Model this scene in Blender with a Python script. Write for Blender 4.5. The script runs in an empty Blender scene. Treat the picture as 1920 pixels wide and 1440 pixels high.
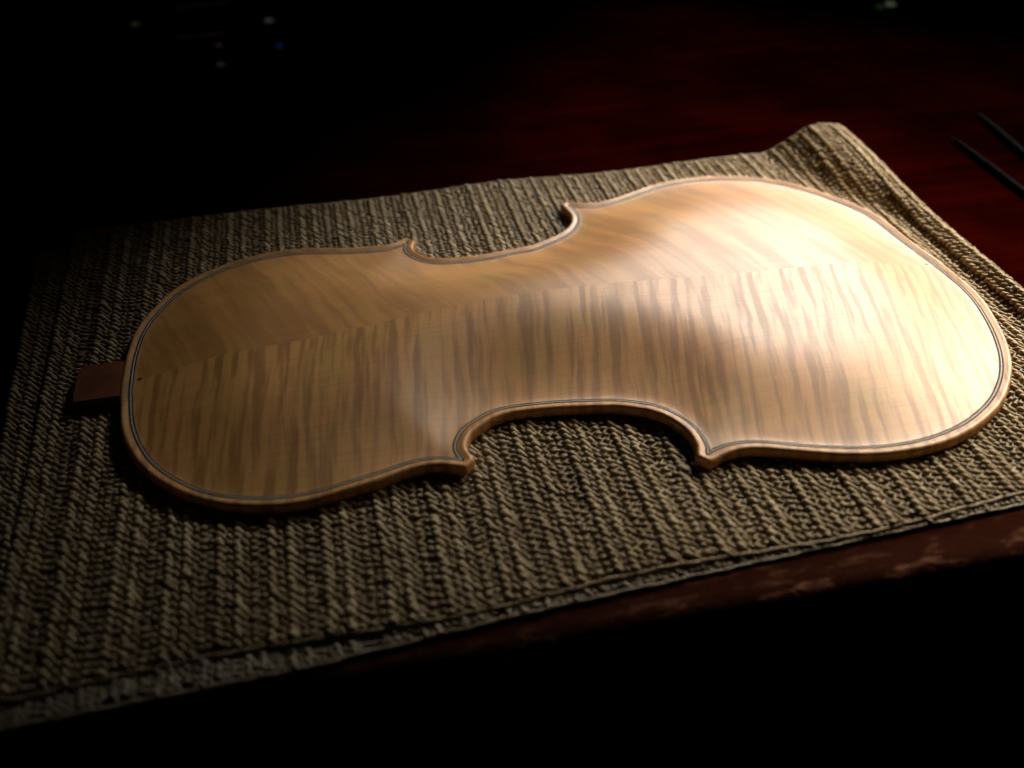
import bpy, bmesh, math, random
import numpy as np
from mathutils import Vector, Matrix, noise as mnoise

random.seed(7); rng = np.random.default_rng(7)
MM = 0.001
sc = bpy.context.scene
COL = sc.collection

# ------------------------------------------------------------------ camera
FPX = 1633.742
CAM = Vector((94.175, -286.246, 216.358)) * MM
R = Vector((0.97608884, -0.21710596, -0.01075072))
U = Vector((0.14753967, 0.62538196, 0.76624372))
F = Vector((0.15963277, 0.74950811, -0.6424601))
cd = bpy.data.cameras.new('camera'); cam = bpy.data.objects.new('camera', cd); COL.objects.link(cam)
cam.matrix_world = Matrix(((R.x, U.x, -F.x, CAM.x), (R.y, U.y, -F.y, CAM.y), (R.z, U.z, -F.z, CAM.z), (0, 0, 0, 1)))
cd.sensor_width = 36; cd.lens = FPX / 1920 * 36
cd.clip_start = 0.01; cd.clip_end = 50
cd.dof.use_dof = True; cd.dof.focus_distance = 0.352; cd.dof.aperture_fstop = 30.63 / 5.6
sc.camera = cam

# ------------------------------------------------------------------ world, light, exposure
w = bpy.data.worlds.new('World'); sc.world = w; w.use_nodes = True
bg = w.node_tree.nodes['Background']
bg.inputs[0].default_value = (0.9, 0.75, 0.6, 1); bg.inputs[1].default_value = 0.004
def aim(o, a, b):
    o.location = Vector(a) * MM; o.rotation_euler = (Vector(b) - Vector(a)).to_track_quat('-Z', 'Y').to_euler()
ld = bpy.data.lights.new('desk_lamp_bulb', 'SPOT'); lamp = bpy.data.objects.new('desk_lamp_bulb', ld); COL.objects.link(lamp)
aim(lamp, (640, 80, 255), (348, 8, 0)); lamp.scale = (2.3, 1.0, 1.0)      # oblong beam
ld.energy = 15.5; ld.color = (1.0, 0.85, 0.64); ld.spot_size = math.radians(36); ld.spot_blend = 1.0
ld.shadow_soft_size = 0.035
ad = bpy.data.lights.new('sheen_area_light', 'AREA'); al = bpy.data.objects.new('sheen_area_light', ad); COL.objects.link(al)  # unseen soft light added for the broad sheen on the lower bout
aim(al, (650, 430, 325), (358, 66, 0))
ad.shape = 'RECTANGLE'; ad.size = 0.46; ad.size_y = 0.30; ad.energy = 0.56; ad.color = (1.0, 0.985, 0.96); ad.spread = math.radians(18)
sc.view_settings.view_transform = 'Standard'; sc.view_settings.look = 'None'
sc.view_settings.exposure = 0.0; sc.view_settings.gamma = 1.0
sc.render.engine = 'CYCLES'; sc.cycles.use_denoising = True
sc.cycles.max_bounces = 6

# ------------------------------------------------------------------ helpers
def mesh_np(name, verts, faces, mat, parent=None, smooth=True, scale=MM, tint=None, normals=None):
    """faces: (n,4) int array (a triangle repeats its last index as -1) or a list of lists"""
    me = bpy.data.meshes.new(name)
    verts = np.asarray(verts, float) * scale
    if isinstance(faces, np.ndarray):
        n = len(faces); k = faces.shape[1]
        me.vertices.add(len(verts)); me.vertices.foreach_set('co', verts.ravel())
        me.loops.add(n * k); me.loops.foreach_set('vertex_index', faces.ravel().astype(np.int32))
        me.polygons.add(n); me.polygons.foreach_set('loop_start', np.arange(0, n * k, k, dtype=np.int32))
        me.polygons.foreach_set('loop_total', np.full(n, k, np.int32))
        me.update(calc_edges=True); me.validate()
    else:
        me.from_pydata([tuple(v) for v in verts], [], faces); me.validate()
    if smooth: me.polygons.foreach_set('use_smooth', np.ones(len(me.polygons), bool))
    if tint is not None:
        a = me.attributes.new('tint', 'FLOAT', 'POINT'); a.data.foreach_set('value', np.asarray(tint, np.float32))
    o = bpy.data.objects.new(name, me); COL.objects.link(o)
    me.materials.append(mat)
    if parent: o.parent = parent
    return o
def thing(name, label, cat, group=None):
    o = bpy.data.objects.new(name, None); COL.objects.link(o); o.empty_display_size = 0.01
    return tag(o, label, cat, group)
def tag(o, label=None, cat=None, group=None, kind=None):
    for k, v in (('label', label), ('category', cat), ('group', group), ('kind', kind)):
        if v: o[k] = v
    return o

class NT:
    def __init__(s, name):
        s.m = bpy.data.materials.new(name); s.m.use_nodes = True; s.t = s.m.node_tree; s.n = s.t.nodes
        s.b = s.n['Principled BSDF']
    def add(s, typ, **kw):
        nd = s.n.new(typ)
        for k, v in kw.items(): setattr(nd, k, v)
        return nd
    def link(s, a, b): s.t.links.new(a, b)
    def val(s, inp, v):
        if hasattr(v, 'is_output') or isinstance(v, bpy.types.NodeSocket): s.link(v, inp)
        else: inp.default_value = v
    def math(s, op, a, b=0.0, c=0.0, clamp=False):
        nd = s.add('ShaderNodeMath', operation=op, use_clamp=clamp)
        s.val(nd.inputs[0], a); s.val(nd.inputs[1], b); s.val(nd.inputs[2], c); return nd.outputs[0]
    def xyz(s, x, y, z):
        nd = s.add('ShaderNodeCombineXYZ'); s.val(nd.inputs[0], x); s.val(nd.inputs[1], y); s.val(nd.inputs[2], z); return nd.outputs[0]
    def noise(s, vec, scale=1.0, detail=2.0, rough=0.5, dist=0.0):
        nd = s.add('ShaderNodeTexNoise'); s.link(vec, nd.inputs['Vector'])
        nd.inputs['Scale'].default_value = scale; nd.inputs['Detail'].default_value = detail
        nd.inputs['Roughness'].default_value = rough; nd.inputs['Distortion'].default_value = dist
        return nd.outputs['Fac']
    def ramp(s, f, stops):
        nd = s.add('ShaderNodeValToRGB'); s.link(f, nd.inputs[0]); e = nd.color_ramp.elements
        while len(e) < len(stops): e.new(0.5)
        for q, (p, c) in zip(e, stops): q.position = p; q.color = (*c, 1) if len(c) == 3 else c
        return nd.outputs[0]
    def mix(s, f, a, b, mode='MIX'):
        nd = s.add('ShaderNodeMix', data_type='RGBA', blend_type=mode)
        s.val(nd.inputs[0], f)
        for i, v in ((6, a), (7, b)):
            if isinstance(v, tuple): v = (*v, 1) if len(v) == 3 else v
            s.val(nd.inputs[i], v)
        return nd.outputs[2]
    def smooth(s, v, a, b):
        nd = s.add('ShaderNodeMapRange', interpolation_type='SMOOTHSTEP'); s.link(v, nd.inputs[0])
        nd.inputs[1].default_value = a; nd.inputs[2].default_value = b; return nd.outputs[0]

# ------------------------------------------------------------------ materials
def wood(near):
    q = NT('flamed_maple_near' if near else 'flamed_maple_far')
    tc = q.add('ShaderNodeTexCoord'); sp = q.add('ShaderNodeSeparateXYZ'); q.link(tc.outputs['Object'], sp.inputs[0])
    X, Y, Z = [q.math('MULTIPLY', o, 1000.0) for o in sp.outputs]        # millimetres
    mm = q.xyz(X, Y, 0.0)
    if near:   # the flames run across the half and lean more towards the wide end
        slope = q.math('MULTIPLY_ADD', X, 0.00105, 0.02)
        s_ = q.math('SUBTRACT', X, q.math('MULTIPLY', slope, Y))
        wob = q.noise(q.xyz(q.math('MULTIPLY', X, 0.045), q.math('MULTIPLY', Y, 0.05), 3.0), 1, 3)
        s_ = q.math('MULTIPLY_ADD', q.math('SUBTRACT', wob, 0.5), 3.2, s_)
        ph = q.noise(q.xyz(q.math('MULTIPLY', s_, 0.035), q.math('MULTIPLY', Y, 0.006), 7.7), 1, 1.5, 0.5)
        f0 = q.math('SINE', q.math('MULTIPLY_ADD', ph, 22.0, q.math('MULTIPLY', s_, 0.82)))
        am = q.noise(q.xyz(q.math('MULTIPLY', s_, 0.05), q.math('MULTIPLY', Y, 0.03), 2.7), 1, 2, 0.5)
        f1 = q.noise(q.xyz(q.math('MULTIPLY', s_, 0.34), q.math('MULTIPLY', Y, 0.022), 1.7), 1, 1.2, 0.5)
        f1 = q.math('ADD', f1, q.math('MULTIPLY', f0, q.math('MULTIPLY', q.smooth(am, 0.3, 0.65), 0.17)))
        f2 = q.noise(q.xyz(q.math('MULTIPLY', s_, 0.62), q.math('MULTIPLY', Y, 0.06), 8.1), 1, 1.5, 0.5)
        fl = q.math('ADD', q.math('MULTIPLY', f1, 0.68), q.math('MULTIPLY', f2, 0.32))
        fig = q.smooth(fl, 0.34, 0.60)
        strength = 1.0
        light, dark = (0.50, 0.240, 0.064), (0.29, 0.120, 0.019)
    else:
        s_ = q.math('MULTIPLY_ADD', Y, 0.36, X)
        wob = q.noise(q.xyz(q.math('MULTIPLY', X, 0.03), q.math('MULTIPLY', Y, 0.03), 5.0), 1, 3)
        s_ = q.math('MULTIPLY_ADD', q.math('SUBTRACT', wob, 0.5), 9.0, s_)
        f1 = q.noise(q.xyz(q.math('MULTIPLY', s_, 0.19), q.math('MULTIPLY', Y, 0.016), 4.4), 1, 2, 0.55)
        f2 = q.noise(q.xyz(q.math('MULTIPLY', X, 0.028), q.math('MULTIPLY', Y, 0.028), 9.4), 1, 2, 0.5)
        fl = q.math('ADD', q.math('MULTIPLY', f1, 0.62), q.math('MULTIPLY', f2, 0.38))
        fig = q.smooth(fl, 0.36, 0.62)
        light, dark = (0.48, 0.228, 0.060), (0.33, 0.142, 0.027)
    col = q.mix(fig, dark, light)
    # soft patches of slightly redder and greener wood
    h = q.noise(mm, 0.035, 3, 0.6)
    col = q.mix(q.smooth(h, 0.45, 0.72), col, q.mix(1.0, col, (0.86, 1.0, 0.84), 'MULTIPLY'))
    h2 = q.noise(q.xyz(q.math('ADD', X, 300.0), Y, 0.0), 0.06, 3, 0.6)
    col = q.mix(q.smooth(h2, 0.50, 0.75), col, q.mix(1.0, col, (1.0, 0.92, 0.86), 'MULTIPLY'))
    # growth rings running lengthwise
    gr = q.noise(q.xyz(q.math('MULTIPLY', X, 0.02), q.math('MULTIPLY', Y, 0.9), 0.0), 1, 3, 0.6)
    col = q.mix(q.math('MULTIPLY', q.smooth(gr, 0.42, 0.68), 0.30), col, q.mix(1.0, col, (0.62, 0.5, 0.4), 'MULTIPLY'))
    # short medullary flecks
    fk = q.noise(q.xyz(q.math('MULTIPLY', X, 0.9), q.math('MULTIPLY', Y, 2.6), 0.0), 1, 2, 0.5)
    col = q.mix(q.math('MULTIPLY', q.smooth(fk, 0.60, 0.72), 0.30), col, q.mix(1.0, col, (0.6, 0.45, 0.35), 'MULTIPLY'))
    q.link(col, q.b.inputs['Base Color'])
    q.link(q.math('MULTIPLY_ADD', fig, -0.04, 0.55 if near else 0.53), q.b.inputs['Roughness'])
    q.b.inputs['Specular IOR Level'].default_value = 0.72
    bp = q.add('ShaderNodeBump'); bp.inputs['Strength'].default_value = 0.55; bp.inputs['Distance'].default_value = 0.0006
    hh = q.math('ADD', q.math('MULTIPLY', fig, 0.09 if near else 0.07), q.math('MULTIPLY', gr, 0.05))
    hh = q.math('MULTIPLY_ADD', fk, 0.10, hh)
    q.link(hh, bp.inputs['Height']); q.link(bp.outputs[0], q.b.inputs['Normal'])
    return q.m
def flat(name, col, rough=0.5, spec=0.5, var=0.0, scale=300, metal=0.0, bump=0.0):
    q = NT(name); tc = q.add('ShaderNodeTexCoord')
    nz = q.noise(tc.outputs['Object'], scale, 4, 0.6)
    c = q.mix(q.smooth(nz, 0.3, 0.7), tuple(x * (1 - var) for x in col), tuple(min(1, x * (1 + var)) for x in col))
    q.link(c, q.b.inputs['Base Color']); q.b.inputs['Roughness'].default_value = rough
    q.b.inputs['Specular IOR Level'].default_value = spec; q.b.inputs['Metallic'].default_value = metal
    if bump:
        b = q.add('ShaderNodeBump'); b.inputs['Strength'].default_value = 0.5; b.inputs['Distance'].default_value = bump
        q.link(nz, b.inputs['Height']); q.link(b.outputs[0], q.b.inputs['Normal'])
    return q.m
def yarn(name, a, b, c):
    q = NT(name); at = q.add('ShaderNodeAttribute', attribute_name='tint')
    col = q.ramp(at.outputs['Fac'], [(0.0, a), (0.5, b), (1.0, c)])
    tc = q.add('ShaderNodeTexCoord'); nz = q.noise(tc.outputs['Object'], 1500, 3, 0.6)
    col = q.mix(q.smooth(nz, 0.3, 0.7), q.mix(1.0, col, (0.8, 0.8, 0.8), 'MULTIPLY'), col)
    q.link(col, q.b.inputs['Base Color']); q.b.inputs['Roughness'].default_value = 0.55
    q.b.inputs['Specular IOR Level'].default_value = 0.35
    bp = q.add('ShaderNodeBump'); bp.inputs['Strength'].default_value = 0.5; bp.inputs['Distance'].default_value = 0.0002
    q.link(nz, bp.inputs['Height']); q.link(bp.outputs[0], q.b.inputs['Normal'])
    return q.m
M_near, M_far = wood(True), wood(False)
M_black = flat('dyed_black_wood', (0.006, 0.005, 0.007), 0.6, 0.15, 0.3, 900)
M_white = flat('pale_poplar', (0.48, 0.42, 0.33), 0.6, 0.3, 0.15, 900)
M_button = flat('button_maple', (0.12, 0.034, 0.008), 0.6, 0.35, 0.35, 120, bump=0.0001)
M_pin = flat('dark_pin', (0.012, 0.007, 0.005), 0.6, 0.3, 0.2, 900)
M_yarn = yarn('olive_beige_yarn', (0.16, 0.106, 0.043), (0.27, 0.192, 0.090), (0.40, 0.30, 0.165))
M_yarn2 = yarn('pale_hem_yarn', (0.20, 0.155, 0.09), (0.29, 0.235, 0.15), (0.40, 0.335, 0.23))
M_gap = flat('mat_gap_shade', (0.09, 0.068, 0.034), 0.9, 0.1, 0.3, 600)  # darker than the yarn to carry the shade between strands
def table_mat():
    q = NT('red_mahogany'); tc = q.add('ShaderNodeTexCoord'); sp = q.add('ShaderNodeSeparateXYZ'); q.link(tc.outputs['Object'], sp.inputs[0])
    X, Y, Z = sp.outputs
    g = q.noise(q.xyz(q.math('MULTIPLY', X, 9.0), q.math('MULTIPLY', Y, 120.0), q.math('MULTIPLY', Z, 60.0)), 1, 5, 0.6)
    g2 = q.noise(tc.outputs['Object'], 14, 4, 0.6)
    col = q.ramp(g, [(0.3, (0.006, 0.0003, 0.0002)), (0.7, (0.016, 0.0007, 0.0004))])
    col = q.mix(q.smooth(g2, 0.35, 0.7), q.mix(1.0, col, (0.45, 0.4, 0.4), 'MULTIPLY'), col)
    # worn front edge: chipped varnish and cracks
    edge = q.math('SUBTRACT', 1.0, q.smooth(Y, -0.146, -0.118))
    wn = q.noise(q.xyz(q.math('MULTIPLY', X, 60.0), q.math('MULTIPLY', Y, 190.0), 0.0), 1, 5, 0.65)
    edge2 = q.math('SUBTRACT', 1.0, q.math('MULTIPLY', q.smooth(Y, -0.148, -0.138), 0.65))
    wear = q.math('MULTIPLY', q.smooth(wn, 0.50, 0.72), q.math('MULTIPLY', edge, edge2))
    col = q.mix(edge, col, (0.026, 0.0080, 0.0045))
    col = q.mix(wear, col, (0.22, 0.10, 0.055))
    vo = q.add('ShaderNodeTexVoronoi', feature='DISTANCE_TO_EDGE'); vo.inputs['Scale'].default_value = 1.0
    nv = q.noise(tc.outputs['Object'], 60, 3, 0.6)
    q.link(q.xyz(q.math('MULTIPLY_ADD', nv, 1.2, q.math('MULTIPLY', X, 55.0)), q.math('MULTIPLY_ADD', nv, 1.2, q.math('MULTIPLY', Y, 110.0)), 0.0), vo.inputs['Vector'])
    crack = q.math('MULTIPLY', q.math('SUBTRACT', 1.0, q.smooth(vo.outputs['Distance'], 0.02, 0.12)), edge)
    col = q.mix(q.math('MULTIPLY', crack, 0.10), col, (0.006, 0.001, 0.001))
    q.link(col, q.b.inputs['Base Color']); q.b.inputs['Roughness'].default_value = 0.8
    q.b.inputs['Specular IOR Level'].default_value = 0.0
    bp = q.add('ShaderNodeBump'); bp.inputs['Strength'].default_value = 0.6; bp.inputs['Distance'].default_value = 0.0012
    q.link(q.math('SUBTRACT', q.math('MULTIPLY_ADD', wear, 0.25, q.math('MULTIPLY', g, 0.35)), q.math('MULTIPLY', crack, 0.15)), bp.inputs['Height']); q.link(bp.outputs[0], q.b.inputs['Normal'])
    return q.m
M_table = table_mat()

# ------------------------------------------------------------------ room: floor and table
floor = mesh_np('floor', [(-9000, -9000, -750), (9000, -9000, -750), (9000, 9000, -750), (-9000, 9000, -750)], [[0, 1, 2, 3]],
                flat('dark_floor', (0.006, 0.005, 0.005), 0.9, 0.05, 0.3, 5), smooth=False)
tag(floor, kind='structure')
TZ = -3.6
table = thing('wooden_table', 'dark red wooden table with a worn, chipped front edge under the mat', 'table')
def bm_obj(name, bm, mat, parent=None, smooth=True):
    me = bpy.data.meshes.new(name); bm.to_mesh(me); bm.free()
    if smooth:
        for p in me.polygons: p.use_smooth = True
    o = bpy.data.objects.new(name, me); COL.objects.link(o); me.materials.append(mat)
    if parent: o.parent = parent
    return o
def tabletop():
    # profile of the worn front edge swept along x with small dents
    xs = np.concatenate([np.linspace(-1000, -160, 8), np.arange(-150, 420, 2.0), np.linspace(430, 1300, 8)])
    prof = [(1150, TZ), (200, TZ), (-60, TZ), (-130, TZ), (-139, TZ), (-143, TZ - 0.3), (-145.6, TZ - 1.2), (-147.2, TZ - 3.0), (-148, TZ - 6), (-148, TZ - 14), (-147, TZ - 24), (-144, TZ - 28), (-100, TZ - 30), (1150, TZ - 30)]
    V = []; k = len(prof)
    for x in xs:
        for j, (y, z) in enumerate(prof):
            dy = dz = 0
            if -150 < y < -137:
                n1 = mnoise.noise(Vector((x * 0.05, j * 0.15, 0))); n2 = mnoise.noise(Vector((x * 0.22, j * 0.5, 4)))
                chip = max(0, n1 + 0.4 * n2 - 0.12)
                dy = 0.8 * chip + 0.12 * n2; dz = -0.3 * chip * (1 if j < 8 else 0.2)
            V.append((x, y + dy + (x - 230) * -0.02 * (1 if y < -100 else 0), z + dz))
    Fc = []
    for i in range(len(xs) - 1):
        for j in range(k - 1):
            a = i * k + j; Fc.append([a, a + 1, a + k + 1, a + k])
    Fc.append(list(range(k))); Fc.append([(len(xs) - 1) * k + j for j in range(k)][::-1])
    return mesh_np('tabletop', V, Fc, M_table, table)
tabletop()
for lx, ly in ((-930, -90), (1230, -90), (-930, 1090), (1230, 1090)):
    bm = bmesh.new()
    mt = Matrix.Translation(Vector((lx, ly, (-750 + TZ - 28) / 2)) * MM) @ Matrix.Diagonal((0.06, 0.06, (750 + TZ - 28) * MM, 1))
    bmesh.ops.create_cube(bm, size=1, matrix=mt)
    bmesh.ops.bevel(bm, geom=bm.edges[:], offset=0.006, segments=2, affect='EDGES')
    bm_obj('leg', bm, M_table, table, False)

# ------------------------------------------------------------------ violin back plate
UP = [(121.1,74.1),(116.9,71.4),(111.5,70.1),(105.3,70.7),(90.4,72.7),(74.7,76.5),(62.5,77.3),(50.5,75.4),(38.7,71.2),(27.3,63.8),(17.7,54.2),(11.9,43.2),(8.8,37.0),(7.5,32.4),(5.7,22.5),(5.6,19.6),(4.9,13.7),(4.8,7.4),(5.0,1.6),(5.1,-1.8),(5.8,-13.5),(6.1,-14.9),(7.0,-23.3),(9.1,-32.9),(12.1,-41.2),(16.6,-50.4),(20.8,-56.1),(25.5,-61.1),(33.9,-68.3),(41.2,-72.5),(48.3,-75.1),(55.6,-76.8),(66.3,-77.9),(72.9,-77.4),(79.6,-76.0),(86.4,-74.8),(93.3,-73.5),(100.3,-71.5),(107.4,-70.4),(112.6,-70.5),(117.6,-71.8),(121.4,-73.9)]
CN = [(121.4,-73.9),(120.4,-71.7),(120.0,-66.5),(121.6,-62.7),(124.5,-58.5),(129.2,-55.3),(133.4,-52.7),(142.2,-50.7),(150.6,-51.0),(158.8,-51.7),(167.0,-52.9),(175.2,-54.4),(183.1,-56.2),(190.7,-59.4),(196.1,-62.3),(199.9,-66.0),(203.2,-70.9),(205.3,-75.5),(206.2,-80.8),(206.3,-85.3),(205.9,-88.7),(204.7,-90.2)]
LO = [(204.7,-90.2),(207.3,-88.6),(211.5,-87.7),(215.5,-87.2),(220.4,-87.4),(226.9,-89.3),(232.0,-91.4),(243.1,-95.6),(251.9,-98.2),(260.9,-100.2),(270.5,-101.1),(281.0,-100.9),(291.3,-99.1),(300.1,-96.5),(309.8,-91.8),(317.5,-87.1),(324.2,-81.3),(330.1,-75.2),(341.2,-57.1),(346.8,-42.3),(350.9,-24.4),(350.7,-8.5),(349.8,3.7),(348.0,15.4),(346.7,28.2),(344.6,47.7),(334.9,66.3),(323.8,81.3),(309.9,92.7),(293.5,98.7),(275.2,101.2),(260.0,100.0),(247.7,96.3),(236.0,91.5),(226.2,88.2),(218.4,86.4),(211.5,87.5),(205.3,91.0)]
CF = [(205.3,91.0),(206.9,83.9),(206.7,77.9),(203.8,71.1),(199.7,65.8),(192.8,60.8),(185.1,57.2),(177.7,54.1),(170.7,53.6),(155.0,51.6),(146.3,51.6),(138.6,52.1),(131.3,53.8),(126.5,56.5),(123.1,59.8),(120.4,64.5),(119.3,68.7),(121.1,74.1)]
def resample(P, step=0.8, sig=4.0):
    P = np.array(P, float)
    d = np.r_[0, np.cumsum(np.hypot(*np.diff(P, axis=0).T))]
    # Catmull-Rom through the points
    n = int(d[-1] / step); t = np.linspace(0, d[-1], n + 1); out = []
    T = np.gradient(P, d, axis=0)
    k = np.clip(np.searchsorted(d, t, side='right') - 1, 0, len(d) - 2)
    h = (d[k + 1] - d[k])[:, None]; u = ((t - d[k])[:, None]) / h
    C = (2*u**3 - 3*u**2 + 1) * P[k] + (u**3 - 2*u**2 + u) * h * T[k] + (-2*u**3 + 3*u**2) * P[k+1] + (u**3 - u**2) * h * T[k+1]
    # Gaussian smoothing, odd reflection about both ends keeps the corner tips
    r = int(3 * sig / step); kern = np.exp(-0.5 * (np.arange(-r, r + 1) * step / sig) ** 2); kern /= kern.sum()
    pad = np.r_[2 * C[0] - C[r:0:-1], C, 2 * C[-1] - C[-2:-r - 2:-1]]
    S = np.stack([np.convolve(pad[:, i], kern, 'valid') for i in (0, 1)], 1)
    return S
def normals(S):
    t = np.gradient(S, axis=0); t /= np.hypot(*t.T)[:, None]
    return np.stack([t[:, 1], -t[:, 0]], 1)
SEC = [resample(UP), resample(CN, sig=2.2), resample(LO), resample(CF, sig=2.2)]
NRM = [normals(s) for s in SEC]
EDGE = 4.1
# full loop of (P, direction to the edge in units of 1 mm, scale)
loopP, loopO, loopN, sec_id = [], [], [], []
corner = []
for i in range(4):
    S, N = SEC[i], NRM[i]
    aa = np.arange(len(S)) * 0.8
    O = S + (EDGE + 0.13 * np.sin(aa * 0.071 + i) + 0.08 * np.sin(aa * 0.19 + 2 * i))[:, None] * N
    loopP += list(S); loopO += list(O); loopN += list(N); sec_id += [i] * len(S)
    S2, N2 = SEC[(i + 1) % 4], NRM[(i + 1) % 4]
    tip = S[-1]; n1, n2 = N[-1], N2[0]
    t1 = np.array([-n1[1], n1[0]]); t2 = np.array([-n2[1], n2[0]])      # travel directions
    if t1 @ (S[-1] - S[-3]) < 0: t1 = -t1
    if t2 @ (S2[2] - S2[0]) < 0: t2 = -t2
    ext = 2.6
    A1 = tip + 3.7 * n1 + ext * t1; B1 = tip + 3.7 * n2 - ext * t2
    for q in np.linspace(0.34, 1, 3): loopP.append(tip); loopO.append(O[-1] * (1 - q) + A1 * q); v = loopO[-1] - tip; loopN.append(v / np.hypot(*v)); sec_id.append(-1)
    for q in np.linspace(0.2, 1, 5): loopP.append(tip); loopO.append(A1 * (1 - q) + B1 * q); v = loopO[-1] - tip; loopN.append(v / np.hypot(*v)); sec_id.append(-1)
    O2 = tip + EDGE * n2
    for q in (0.34, 0.67): loopP.append(tip); loopO.append(B1 * (1 - q) + O2 * q); v = loopO[-1] - tip; loopN.append(v / np.hypot(*v)); sec_id.append(-1)
loopP, loopO, loopN, sec_id = map(np.array, (loopP, loopO, loopN, sec_id))
# the corner tip is a single point inside the purfling: average the inward direction there
LN_in = loopN.copy()
tipmask = sec_id < 0
YJ = lambda x: -2.3 + 2.4 * x / 347.0      # centre joint
# height field on a 1 mm grid
gx = np.arange(-2, 358.0, 1.0); gy = np.arange(-108, 109.0, 1.0)
GX, GY = np.meshgrid(gx, gy, indexing='ij')
pts = loopP[::2]
D = np.full(GX.shape, 1e9)
for a in range(0, len(pts), 40):
    D = np.minimum(D, np.hypot(GX[..., None] - pts[a:a+40, 0], GY[..., None] - pts[a:a+40, 1]).min(-1))
poly = loopP
inside = np.zeros(GX.shape, bool); j = len(poly) - 1
for i in range(len(poly)):
    (xi, yi), (xj, yj) = poly[i], poly[j]
    if yi != yj:
        c = ((yi > GY) != (yj > GY)) & (GX < (xj - xi) * (GY - yi) / (yj - yi) + xi); inside ^= c
    j = i
D = np.where(inside, D, 0)
Lx = np.interp(gx, [0, 5, 22, 45, 60, 78, 100, 130, 155, 180, 205, 228, 265, 300, 325, 345, 355],
                   [8.5, 9.5, 10.5, 10.8, 10.9, 12.0, 14.6, 17.9, 19.6, 19.3, 18.0, 16.2, 13.7, 12.2, 11.6, 10.5, 9.8])
Bx = np.interp(gx, [0, 30, 65, 110, 150, 185, 220, 275, 320, 350], [60, 75, 84, 72, 62, 68, 90, 106, 98, 80])
def blur(a, sig):
    r = int(3 * sig); k = np.exp(-0.5 * (np.arange(-r, r + 1) / sig) ** 2); k /= k.sum()
    for ax in range(a.ndim):
        p = [(0, 0)] * a.ndim; p[ax] = (r, r); a = np.apply_along_axis(lambda v: np.convolve(v, k, 'valid'), ax, np.pad(a, p, 'edge'))
    return a
Lx, Bx = blur(Lx, 9), blur(Bx, 10)
u = np.clip((D - 1.2) / 47.0, 0, 1)
G = 0.5 * (1 - (1 - u) ** 2.0) + 0.5 * (0.5 - 0.5 * np.cos(np.pi * u))
G = G * (u / (u + 0.05))
yj = YJ(GX)
H = 3.55 + (Lx[:, None] - 3.55) * (1 - 0.34 * ((GY - yj) / Bx[:, None]) ** 2) * G
H = np.where(D > 5, blur(H, 2.5), blur(H, 0.7))
H = blur(H, 0.8)
def height(x, y):
    fx = np.clip((np.asarray(x) - gx[0]), 0, len(gx) - 1.001); fy = np.clip(np.asarray(y) - gy[0], 0, len(gy) - 1.001)
    i, j = fx.astype(int), fy.astype(int); a, b = fx - i, fy - j
    return (H[i, j] * (1-a) * (1-b) + H[i+1, j] * a * (1-b) + H[i, j+1] * (1-a) * b + H[i+1, j+1] * a * b)

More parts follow.
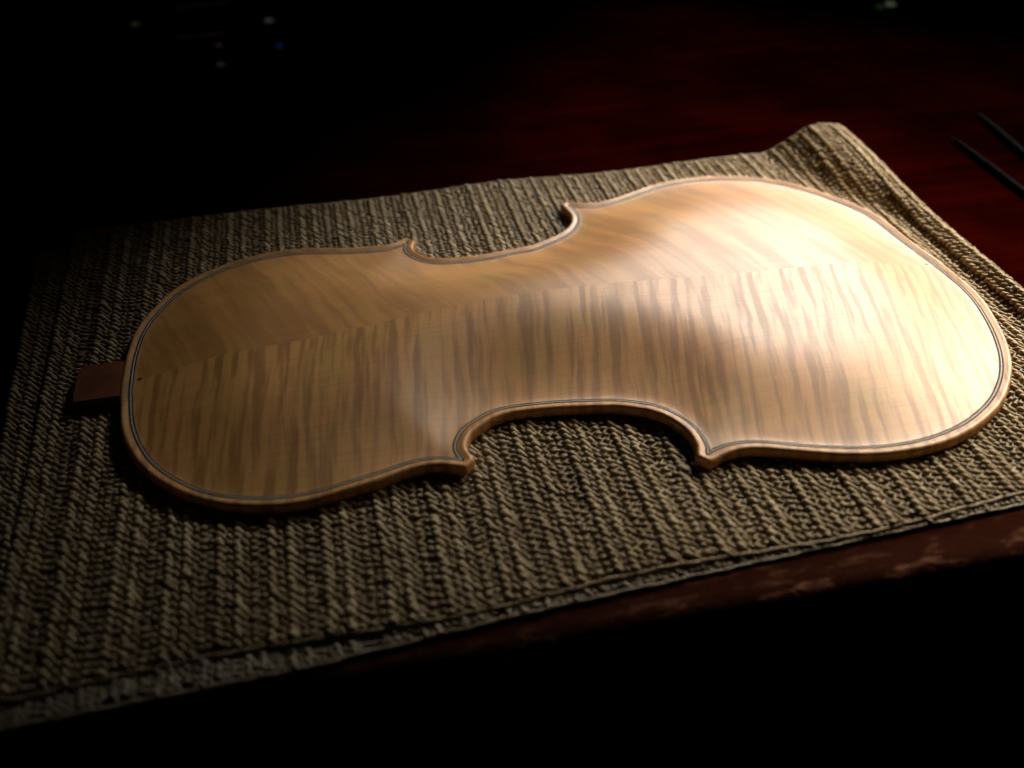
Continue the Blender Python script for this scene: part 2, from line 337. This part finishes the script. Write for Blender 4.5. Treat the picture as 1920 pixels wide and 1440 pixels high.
violin = thing('violin_back', 'unvarnished flamed maple violin back lying arched side up on the woven mat', 'violin back')
GW = 0.85        # half width of the purfling groove
RIM = [(0.99, 0.25), (1.0, 1.0), (1.0, 2.0), (0.985, 2.9), (0.93, 3.65), (0.84, 4.15), (0.72, 4.38), (0.58, 4.30), (0.42, 3.98)]
INN = [1.3, 2.2, 3.4, 5.0]
FR = np.array([0.03, 0.07, 0.12, 0.18, 0.25, 0.32, 0.4, 0.48, 0.56, 0.64, 0.72, 0.79, 0.86, 0.92, 0.965, 1.0])
def half(near):
    n = len(loopP); side = (loopP[:, 1] < YJ(loopP[:, 0]))
    if not near: side = ~side
    # rotate so that the selected run is contiguous
    st = [i for i in range(n) if side[i] and not side[i - 1]][0]
    idx = [(st + k) % n for k in range(n) if side[(st + k) % n]]
    P, O, N = loopP[idx], loopO[idx], loopN[idx]
    def cross(a, b):      # exact point where the outline meets the joint
        Pa, Pb = loopP[a], loopP[b]; fa, fb = Pa[1] - YJ(Pa[0]), Pb[1] - YJ(Pb[0]); q = fa / (fa - fb)
        return Pa + q * (Pb - Pa), loopO[a] + q * (loopO[b] - loopO[a]), loopN[a] + q * (loopN[b] - loopN[a])
    p0, o0, n0 = cross(idx[0] - 1, idx[0]); p1, o1, n1 = cross(idx[-1], (idx[-1] + 1) % n)
    P = np.vstack([p0, P, p1]); O = np.vstack([o0, O, o1]); N = np.vstack([n0, N, n1])
    # inward direction (at the tips use the mean of both sections)
    Nin = N.copy(); tip = np.r_[False, tipmask[idx], False]
    k = 0
    while k < len(P):
        if tip[k]:
            e = k
            while tip[e]: e += 1
            m = N[k - 1] + N[e]; m /= np.hypot(*m); Nin[k:e] = m; k = e
        k += 1
    r = 8; kern = np.hanning(2 * r + 1); kern /= kern.sum()
    Ns = np.stack([np.convolve(np.pad(Nin[:, i], r, 'edge'), kern, 'valid') for i in (0, 1)], 1)
    Ns /= np.hypot(*Ns.T)[:, None]; Ns[0], Ns[-1] = Nin[0], Nin[-1]
    xs = P[:, 0]; mono = np.maximum.accumulate(xs) if xs[-1] > xs[0] else np.minimum.accumulate(xs)
    r = 25; kern = np.hanning(2 * r + 1); kern /= kern.sum(); mono = np.convolve(np.pad(mono, r, 'edge'), kern, 'valid')
    sx = 48 + (mono - 5) / 345 * (302 - 48); sx[0 if xs[0] < xs[-1] else -1] = 48; sx[-1 if xs[0] < xs[-1] else 0] = 302
    SP = np.stack([sx, YJ(sx)], 1)
    rings = [(P - 7 * Ns, 0.3), (O * 1.0 + (P - O) * 0.06, 0.0)]
    L = []
    def ring(xy, z): L.append(np.c_[xy, np.full(len(xy), z) if np.isscalar(z) else z])
    ring(P - 5 * Ns, 0.1)
    ring(P + (O - P) * 0.93, 0.0)
    for f, z in RIM: ring(P + (O - P) * f, z)
    dlen = np.hypot(*(O - P).T)[:, None]
    ring(P + (O - P) / dlen * GW, 3.78); ring(P + (O - P) / dlen * GW, 2.6); ring(P - Ns * GW, 2.6)
    Q = P - Ns * GW; ring(Q, 3.66)
    for e in INN: Q = P - Ns * e; ring(Q, np.maximum(height(Q[:, 0], Q[:, 1]), 3.55))
    for f in FR: q = Q + (SP - Q) * f; ring(q, height(q[:, 0], q[:, 1]))
    # hollowed underside
    for f in FR[::-1][1::3]:
        q = Q + (SP - Q) * f; ring(q, np.maximum(height(q[:, 0], q[:, 1]) - 4.0, 0.12))
    m = len(P); V = np.vstack(L); nr = len(L)
    a = np.arange(m - 1); Fc = []
    for j in range(nr - 1):
        Fc.append(np.stack([j * m + a, (j + 1) * m + a, (j + 1) * m + a + 1, j * m + a + 1], 1))
    Fc = np.vstack(Fc)[:, ::-1]
    o = mesh_np('plate_half', V, Fc, M_near if near else M_far, violin)
    bm = bmesh.new(); bm.from_mesh(o.data); bmesh.ops.remove_doubles(bm, verts=bm.verts, dist=1e-6)
    bmesh.ops.recalc_face_normals(bm, faces=bm.faces)
    top = max(bm.faces, key=lambda f: f.calc_center_median().z)
    if top.normal.z < 0: bmesh.ops.reverse_faces(bm, faces=bm.faces)
    for e in bm.edges:
        if len(e.link_faces) == 2 and e.calc_face_angle(0) > 1.1: e.smooth = False
    bm.to_mesh(o.data); bm.free()
    o['label'] = ('near half of the plate, with strong dark flame stripes' if near else 'far half of the plate, paler with faint slanting flames')
    return o
half(True); half(False)
# purfling: black, white and black strips let into the groove, one run per bout
def strip(name, S, N, e0, e1, mat, z, parent):
    V = []
    for k in range(len(S)):
        for e, zz in ((e0, z), (e1, z), (e1, 2.62), (e0, 2.62)): V.append((*(S[k] + N[k] * e), zz))
    V = np.array(V); m = len(S); a = np.arange(m - 1) * 4; Fc = []
    for q in range(4): Fc.append(np.stack([a + q, a + (q + 1) % 4, a + 4 + (q + 1) % 4, a + 4 + q], 1))
    return mesh_np(name, V, np.vstack(Fc), mat, parent, smooth=False)
for i in range(4):
    S, N = SEC[i], NRM[i]; dz = -0.01 * (i % 2)
    w_ = strip('purfling', S, N, 0.22, -0.22, M_white, 3.735 + dz, violin)
    w_['label'] = ('purfling of the upper bout', 'purfling of the near waist', 'purfling of the lower bout', 'purfling of the far waist')[i]
    strip('black_strip', S, N, 0.82, 0.23, M_black, 3.75 + dz, w_); strip('black_strip', S, N, -0.23, -0.82, M_black, 3.72 + dz, w_)
# button
def button():
    x0, x1 = -15.6, 3.0
    out = [(x1, 11.0), (-8, 11.3), (-13.2, 11.3), (-14.8, 10.6), (-15.7, 8.6), (-16.0, 2), (-15.9, -6), (-15.4, -10.2), (-14.8, -11.2), (-6, -11.4), (x1, -11.5)]
    bm = bmesh.new()
    vs = [bm.verts.new(Vector((x, y, 0.1)) * MM) for x, y in out]
    f = bm.faces.new(vs); r = bmesh.ops.extrude_face_region(bm, geom=[f])
    bmesh.ops.translate(bm, verts=[v for v in r['geom'] if isinstance(v, bmesh.types.BMVert)], vec=(0, 0, 0.00375))
    bmesh.ops.recalc_face_normals(bm, faces=bm.faces)
    ed = [e for e in bm.edges if all(v.co.z > 0.003 for v in e.verts)]
    bmesh.ops.bevel(bm, geom=ed, offset=0.0004, segments=2, affect='EDGES')
    return bm_obj('button', bm, M_button, violin, False)
button()
def disk(name, x, y, z, rx, ry, hgt, mat, parent, rot=0, n=20):
    bm = bmesh.new()
    bmesh.ops.create_cone(bm, cap_ends=True, segments=n, radius1=1, radius2=0.9, depth=1,
        matrix=Matrix.Translation(Vector((x, y, z)) * MM) @ Matrix.Rotation(rot, 4, 'Z') @ Matrix.Diagonal((rx * MM, ry * MM, hgt * MM, 1)))
    return bm_obj(name, bm, mat, parent, False)
for px, py, rx, ry in ((8.1, -2.3, 1.15, 0.85), (346.6, 0.6, 0.75, 0.6)):
    disk('locating_pin', px, py, float(height(px, py)) - 0.35, rx, ry, 0.9, M_pin, violin)
for k, (px, py) in enumerate(((197.6, -71.8), (199.2, -74.2))):      # two small knife nicks in the waist edge
    disk('nick', px, py, 3.95, 0.75, 0.12, 0.35, M_pin, violin, rot=-0.5, n=8)

# ------------------------------------------------------------------ woven mat, folded double
mat = thing('woven_mat', 'olive beige woven grip mat folded double under the violin back', 'mat')
TH = 0.75                      # half thickness of one layer
yv = np.linspace(-140, 140, 57)
def sst(x, a, b): t = np.clip((x - a) / (b - a), 0, 1); return t * t * (3 - 2 * t)
XF = 378.0
def profile(y):
    """centre line (x, z) of top layer + fold + start of the lower layer at this y"""
    hz = 4.2 + 9.6 * sst(y, 30, 128)             # crest height of the fold
    rr = (hz + 2.6) / 2; rx = rr * (1.5 + 0.75 * sst(y, 30, 128)); xc = XF - rx; xs = xc - 8 - 24 * sst(y, 30, 128)
    pts = [(-60, -TH)]
    pts += [(x, -TH) for x in np.linspace(0, xs, 30)]
    for t in np.linspace(0, 1, 16)[1:]:
        pts.append((xs + (xc - xs) * t, -TH + (hz - 0.2 + TH) * (t * t * (3 - 2 * t))))
    zc = hz - rr
    for t in np.linspace(0, math.pi, 22)[1:]: pts.append((xc + rx * max(math.sin(t), 0) ** 0.9, zc + rr * math.cos(t)))
    pts.append((xc - 60, zc - rr)); return np.array(pts)
UL = np.arange(-60, 470, 1.0)
TAB = []
for y in yv:
    p = profile(y); d = np.r_[0, np.cumsum(np.hypot(*np.diff(p, axis=0).T))]
    TAB.append(np.stack([np.interp(UL + 60, d, p[:, 0]), np.interp(UL + 60, d, p[:, 1])], 1))
TAB = np.array(TAB); TAN = np.gradient(TAB, axis=1); TAN /= np.linalg.norm(TAN, axis=2, keepdims=True)
def xleft(y): return np.interp(y, [-140, -60, 0, 70, 130], [-23, -27, -31, -35, -37.5])
def mapmat(uu, vv, ww):
    """sheet coordinates (mm) -> place, for the top layer and its fold"""
    y = vv
    uu = uu + (xleft(y) + 33) * np.clip(1 - (uu + 33) / 90, 0, 1)
    fy = np.clip((y - yv[0]) / (yv[1] - yv[0]), 0, len(yv) - 1.001); fu = np.clip(uu + 60, 0, len(UL) - 1.001)
    i, j = fy.astype(int), fu.astype(int); a, b = (fy - i)[..., None], (fu - j)[..., None]
    def bil(T): return (T[i, j] * (1-a) * (1-b) + T[i+1, j] * a * (1-b) + T[i, j+1] * (1-a) * b + T[i+1, j+1] * a * b)
    c, t = bil(TAB), bil(TAN)
    wave = 0.22 * np.sin(uu * 0.061 + y * 0.023) + 0.18 * np.sin(y * 0.075 - uu * 0.02 + 1.3)
    edge = np.clip((np.abs(y) - 118) / 12, 0, 1)
    ww = ww + wave * np.clip((355 - uu) / 25, 0, 1) - 0.3
    x = c[..., 0] - t[..., 1] * ww; z = c[..., 1] + t[..., 0] * ww
    y = y + np.clip((-y - 95) / 36, 0, 1) * np.interp(x, [120, 200, 300, 380], [0, 0.6, 3.2, 5.2])
    return np.stack([x, y + 1.2 * np.sin(uu * 0.045) * edge, z], -1)
def maplow(uu, vv, ww):
    y = vv
    sh = np.interp(y, [-140, 0, 118], [-25, -42, -51.5])
    x = uu + (sh + 45) * np.clip(1 - (uu + 45) / 60, 0, 1)
    t = np.clip((-y - 100) / 40, 0, 1)
    ynear = y + t * np.interp(x, [0, 60, 130, 200, 300, 400], [0, 0.4, 4.2, 6.4, 9.0, 11.0])   # the lower layer shows less towards the right
    return np.stack([x, ynear, ww - 2.35 + 0.15 * np.sin(uu * 0.05 + y * 0.04)], -1)
# strand paths
PX, PY = 2.9, 2.95
# per column inside the 19 mm repeat: (drop of the strand to the next column in rows, head size, head lift, tint)
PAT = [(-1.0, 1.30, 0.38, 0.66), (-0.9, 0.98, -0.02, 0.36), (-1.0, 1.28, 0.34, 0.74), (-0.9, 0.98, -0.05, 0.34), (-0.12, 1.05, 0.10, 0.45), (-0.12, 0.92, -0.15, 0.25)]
def strands(u0, u1, v0, v1, keep=None, seed=1, liftk=1.0, sc_=1.0):
    PX, PY = 2.9 * sc_, 2.95 * sc_
    rg = np.random.default_rng(seed)
    ni = int((u1 - u0) / PX); nj = int((v1 - v0) / PY)
    I, J = np.meshgrid(np.arange(ni), np.arange(nj), indexing='ij'); I, J = I.ravel(), J.ravel()
    k = (I % 6); pat = np.array(PAT)[k]
    colj = rg.normal(0, 0.28, ni)[I]; colph = rg.uniform(0, PY, ni // 2 + 1)[I // 2] * 0.35 + rg.normal(0, 0.6, ni)[I]
    u = u0 + (I + 0.5) * PX + colj * 0.7 + rg.normal(0, 0.24, len(I)); v = v0 + (J + 0.5) * PY + colph + rg.normal(0, 0.26, len(I))
    v = v + 0.9 * np.sin(u * 0.037 + 1.0)
    ok = (v > v0 + 0.5) & (v < v1 - 0.5)
    if keep is not None: ok &= keep(u, v)
    u, v, pat, I, J = u[ok], v[ok], pat[ok], I[ok], J[ok]; n = len(u)
    drop = pat[:, 0] * PY + rg.normal(0, 0.35, n); size = pat[:, 1] * rg.uniform(0.86, 1.16, n)
    big = rg.random(n) < 0.12; size = np.where(big, size * 1.25, size)
    lift = pat[:, 2] * liftk + rg.normal(0, 0.12, n)
    run = PX * rg.uniform(0.85, 1.25, n)
    # control points: head tucked down, top of the head, shoulder, tail, end
    tt = np.array([-0.16, 0.04, 0.30, 0.62, 0.95, 1.16])
    rad = np.array([0.66, 1.06, 0.92, 0.62, 0.50, 0.42]) * 0.95
    zz = np.array([-0.55, 0.18, 0.05, -0.30, -0.60, -0.95])
    cu = u[:, None] + tt * run[:, None]
    cv = v[:, None] + drop[:, None] * (tt ** 1.0) * 0.95 + 0.25 * np.sin(tt * 3.0) * rg.normal(0, 1, n)[:, None]
    cw = zz * 0.85 * sc_ + lift[:, None] * 0.55
    cr = rad * size[:, None] * 0.84 * sc_
    # frames
    C = np.stack([cu, cv, cw], -1); T = np.gradient(C, axis=1); T /= np.linalg.norm(T, axis=2, keepdims=True)
    up = np.array([0, 0, 1.0]); B = np.cross(T, up); B /= np.linalg.norm(B, axis=2, keepdims=True) + 1e-9; Nn = np.cross(B, T)
    S = 7; ang = np.arange(S) / S * 2 * np.pi
    ringv = C[:, :, None, :] + cr[:, :, None, None] * (np.cos(ang)[None, None, :, None] * B[:, :, None, :] + np.sin(ang)[None, None, :, None] * Nn[:, :, None, :])
    K = 6; V = ringv.reshape(n, K * S, 3)
    poles = np.stack([C[:, 0] - T[:, 0] * cr[:, :1] * 0.7, C[:, -1] + T[:, -1] * cr[:, -1:] * 0.7], 1)
    V = np.concatenate([V, poles], 1); per = K * S + 2
    f = []
    for a in range(K - 1):
        for b in range(S):
            f.append((a*S+b, a*S+(b+1) % S, (a+1)*S+(b+1) % S, (a+1)*S+b))
    q = np.array(f)
    tri = []
    for b in range(S):
        tri.append(((b+1) % S, b, K*S)); tri.append(((K-1)*S+b, (K-1)*S+(b+1) % S, K*S+1))
    tri = np.array(tri)
    off = (np.arange(n) * per)[:, None, None]
    quads = (q[None] + off).reshape(-1, 4); tris = (tri[None] + off).reshape(-1, 3)
    allt = np.vstack([quads[:, [0, 1, 2]], quads[:, [0, 2, 3]], tris])
    low = np.array([mnoise.noise(Vector((a * 0.03, b * 0.02, seed))) for a, b in zip(u, v)])
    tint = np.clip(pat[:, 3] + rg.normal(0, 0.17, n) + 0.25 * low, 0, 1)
    V = V.reshape(-1, 3)
    # thin cross links between the strands
    m = n; lu = u[:, None] + np.array([-0.2, 0.5, 1.15]) * PX; lv = v[:, None] + np.array([-0.15, 0.5, 1.05]) * PY * rg.uniform(0.7, 1.2, m)[:, None]
    lw = np.array([-0.55, -0.25, -0.60]) + rg.normal(0, 0.15, m)[:, None] + lift[:, None] * 0.4
    C2 = np.stack([lu, lv, lw], -1); T2 = np.gradient(C2, axis=1); T2 /= np.linalg.norm(T2, axis=2, keepdims=True)
    B2 = np.cross(T2, up); B2 /= np.linalg.norm(B2, axis=2, keepdims=True) + 1e-9; N2 = np.cross(B2, T2)
    S2 = 5; a2 = np.arange(S2) / S2 * 2 * np.pi; r2 = sc_ * rg.uniform(0.32, 0.55, m)[:, None, None, None]
    V2 = (C2[:, :, None, :] + r2 * (np.cos(a2)[None, None, :, None] * B2[:, :, None, :] + np.sin(a2)[None, None, :, None] * N2[:, :, None, :])).reshape(-1, 3)
    q2 = np.array([(a*S2+b, a*S2+(b+1) % S2, (a+1)*S2+(b+1) % S2, (a+1)*S2+b) for a in range(2) for b in range(S2)])
    q2 = (q2[None] + (np.arange(m) * 3 * S2)[:, None, None]).reshape(-1, 4) + len(V)
    allt = np.vstack([allt, q2[:, [0, 1, 2]], q2[:, [0, 2, 3]]])
    V = np.vstack([V, V2]); tint = np.r_[np.repeat(tint, per), np.repeat(np.clip(tint - 0.1, 0, 1), 3 * S2)]
    V[:, 1] = np.clip(V[:, 1], v0 + 0.2 + 0.25 * np.sin(V[:, 0] * 2.1), v1 - 0.2)      # cut edges
    return V, allt, tint
def weave(name, args, mapf, m, **kw):
    V, T, tint = strands(*args, **kw)
    Wd = mapf(V[:, 0], V[:, 1], V[:, 2])
    o = mesh_np(name, Wd, T, m, mat, tint=tint); o['kind'] = 'stuff'
    return o
top = weave('top_layer', (-33, 400, -131, 132.5), mapmat, M_yarn, seed=3)
low1 = weave('lower_layer', (-46, 372, -139.5, 118), maplow, M_yarn, keep=lambda a, b: (a < -22) & (b > -126), seed=5)
low2 = weave('hem', (-40, 372, -139.5, -124), maplow, M_yarn2, seed=9, liftk=0.3, sc_=0.72)
low2['label'] = 'paler strip of the lower layer along the near edge'
def cord(mapf, P, r, m, label=None):
    """edging yarn laid along the sheet path P = (u, v) points"""
    P = np.array(P, float); d = np.r_[0, np.cumsum(np.hypot(*np.diff(P, axis=0).T))]; t = np.arange(0, d[-1], 0.45)
    uu, vv = np.interp(t, d, P[:, 0]), np.interp(t, d, P[:, 1])
    tx, ty = np.gradient(uu), np.gradient(vv); l = np.hypot(tx, ty); nx, ny = -ty / l, tx / l
    S = 8; a = np.arange(S) / S * 2 * np.pi
    rr = r * (1 + 0.16 * np.sin(t[:, None] * 2.6 + a[None, :]) + 0.05 * np.sin(t * 0.9)[:, None])
    off = 0.18 * np.sin(t * 0.31) + 0.12 * np.sin(t * 0.83 + 1)
    X = uu[:, None] + nx[:, None] * (rr * np.cos(a) + off[:, None]); Y = vv[:, None] + ny[:, None] * (rr * np.cos(a) + off[:, None]); Z = rr * np.sin(a) - 0.35
    n = len(t); V = mapf(X.ravel(), Y.ravel(), Z.ravel())
    i, j = np.meshgrid(np.arange(n - 1), np.arange(S), indexing='ij'); i, j = i.ravel(), j.ravel()
    Fc = np.stack([i * S + j, i * S + (j + 1) % S, (i + 1) * S + (j + 1) % S, (i + 1) * S + j], 1)
    tint = np.repeat(np.clip(0.3 + 0.25 * np.sin(t * 0.7) + rng.normal(0, 0.1, n), 0, 1), S)
    o = mesh_np('edge_cord', V, Fc, m, mat, tint=tint)
    if label: o['label'] = label
cord(mapmat, [(-32, -131.4), (410, -131.3)], 0.68, M_yarn); cord(mapmat, [(-32, 132.2), (410, 132.2)], 0.6, M_yarn)
cord(maplow, [(-45, -139.6), (372, -139.5)], 0.62, M_yarn2)
# dark sheets under the strands: shade in the gaps put into the colour
def sheet(name, mapf, us, vs, wz, keepdir=1):
    A, B = np.meshgrid(us, vs, indexing='ij'); n, m = A.shape
    V = mapf(A.ravel(), B.ravel(), np.full(A.size, wz)); i, j = np.meshgrid(np.arange(n-1), np.arange(m-1), indexing='ij'); a = (i * m + j).ravel()
    return mesh_np(name, V, np.stack([a, a + m, a + m + 1, a + 1], 1), M_gap, mat)
sheet('gap_shade', mapmat, np.arange(-32, 401, 3.0), np.linspace(-129.5, 130.5, 70), -0.62)
sheet('gap_shade', maplow, np.arange(-44, 373, 4.0), np.linspace(-137.5, 116, 70), -0.6)

# ------------------------------------------------------------------ small things on the dark table
M_rod = flat('dark_green_handle', (0.0025, 0.0035, 0.003), 0.9, 0.03, 0.3, 200)
def rod(x, y, x2, y2, r, label):
    a, b = Vector((x, y, 0)), Vector((x2, y2, 0)); d = (b - a).normalized(); L = (b - a).length
    prof = [(0, 0.1), (0.02, 0.3), (0.06, 0.55), (0.14, 0.75), (0.3, 0.95), (0.55, 1.0), (0.85, 0.9), (0.98, 0.75), (1.0, 0.1)]
    S = 14; V = []; n = Vector((-d.y, d.x, 0))
    for t, q in prof:
        c = a + d * (t * L)
        for k in range(S):
            an = 2 * math.pi * k / S; p = c + n * (q * r * math.cos(an)) + Vector((0, 0, q * r * math.sin(an) + r + TZ)); V.append(tuple(p))
    Fc = [[j * S + k, j * S + (k + 1) % S, (j + 1) * S + (k + 1) % S, (j + 1) * S + k] for j in range(len(prof) - 1) for k in range(S)]
    Fc += [list(range(S))[::-1], [(len(prof) - 1) * S + k for k in range(S)]]
    o = mesh_np('tool_handle', V, Fc, M_rod)
    tag(o, label, 'tool', 'dark tools lying right of the mat')
rod(446, 128, 440, 12, 1.7, 'dark slender tapered tool lying on the table nearest the mat fold')
rod(482, 156, 462, 44, 1.8, 'dark slender tapered tool lying farther right from the mat fold')
def glow(name, col, strength):
    q = NT(name); q.b.inputs['Base Color'].default_value = (*col, 1); q.b.inputs['Emission Color'].default_value = (*col, 1)
    q.b.inputs['Emission Strength'].default_value = strength; return q.m
def glint(x, y, r, col, strength, label):
    """faint background glint: dark base and a dome with an added glow"""
    t = thing('glint_speck', label, 'indicator light', 'faint glints far behind the mat'); t.location = Vector((x, y, TZ)) * MM
    bm = bmesh.new(); bmesh.ops.create_cone(bm, cap_ends=True, segments=20, radius1=r * 1.3 * MM, radius2=r * 1.15 * MM, depth=2 * MM, matrix=Matrix.Translation((0, 0, 1 * MM)))
    bm_obj('glint_base', bm, M_rod, t)
    bm = bmesh.new(); bmesh.ops.create_uvsphere(bm, u_segments=16, v_segments=8, radius=1, matrix=Matrix.Translation((0, 0, 2 * MM)) @ Matrix.Diagonal((r * MM, r * MM, r * 0.6 * MM, 1)))
    bm_obj('lens', bm, glow('glint_glow', col, strength), t)  # glow added to the dome so the small glint shows in the dark
glint(59.4, 442, 3.6, (0.8, 0.85, 0.9), 0.022, 'faint whitish point of light, brightest of those in the dark at upper left')
glint(66.5, 381, 3.0, (0.12, 0.22, 0.9), 0.018, 'faint blue point of light in the dark at upper left')
glint(-42, 459, 3.4, (0.8, 0.72, 0.45), 0.011, 'faint yellowish point of light, leftmost in the dark at upper left')
glint(25.7, 353, 3.0, (0.85, 0.6, 0.4), 0.011, 'faint brownish point of light nearest the mat in the dark at upper left')
glint(23, 394, 2.8, (0.8, 0.5, 0.5), 0.010, 'very faint rose point of light under the pale strips at upper left')
glint(544, 358, 4.2, (0.75, 0.9, 0.65), 0.05, 'faint pale green point of light in the dark at the top right corner')
glint(532, 354, 3.6, (0.2, 0.5, 0.15), 0.02, 'dim green point of light beside the pale one at the top right corner')
def bar(x, y, L, rz, m, label):
    bm = bmesh.new(); bmesh.ops.create_cube(bm, size=1, matrix=Matrix.Translation(Vector((x, y, TZ + 0.8)) * MM) @ Matrix.Rotation(rz, 4, 'Z') @ Matrix.Diagonal((L * MM, 3.5 * MM, 1.6 * MM, 1)))
    bmesh.ops.bevel(bm, geom=bm.edges[:], offset=0.0004, segments=2, affect='EDGES')
    o = bm_obj('strip', bm, m); tag(o, label, 'strip', 'thin strips on the dark table')
M_dull = flat('dull_grey', (0.8, 0.78, 0.76), 0.5, 0.4, 0.1, 300)
bar(8, 424, 34, 0.05, M_dull, 'thin pale grey strip on the dark table, nearer of two far left')
bar(6, 502, 44, 0.12, M_dull, 'thin pale grey strip on the dark table, farther of two at the top left')
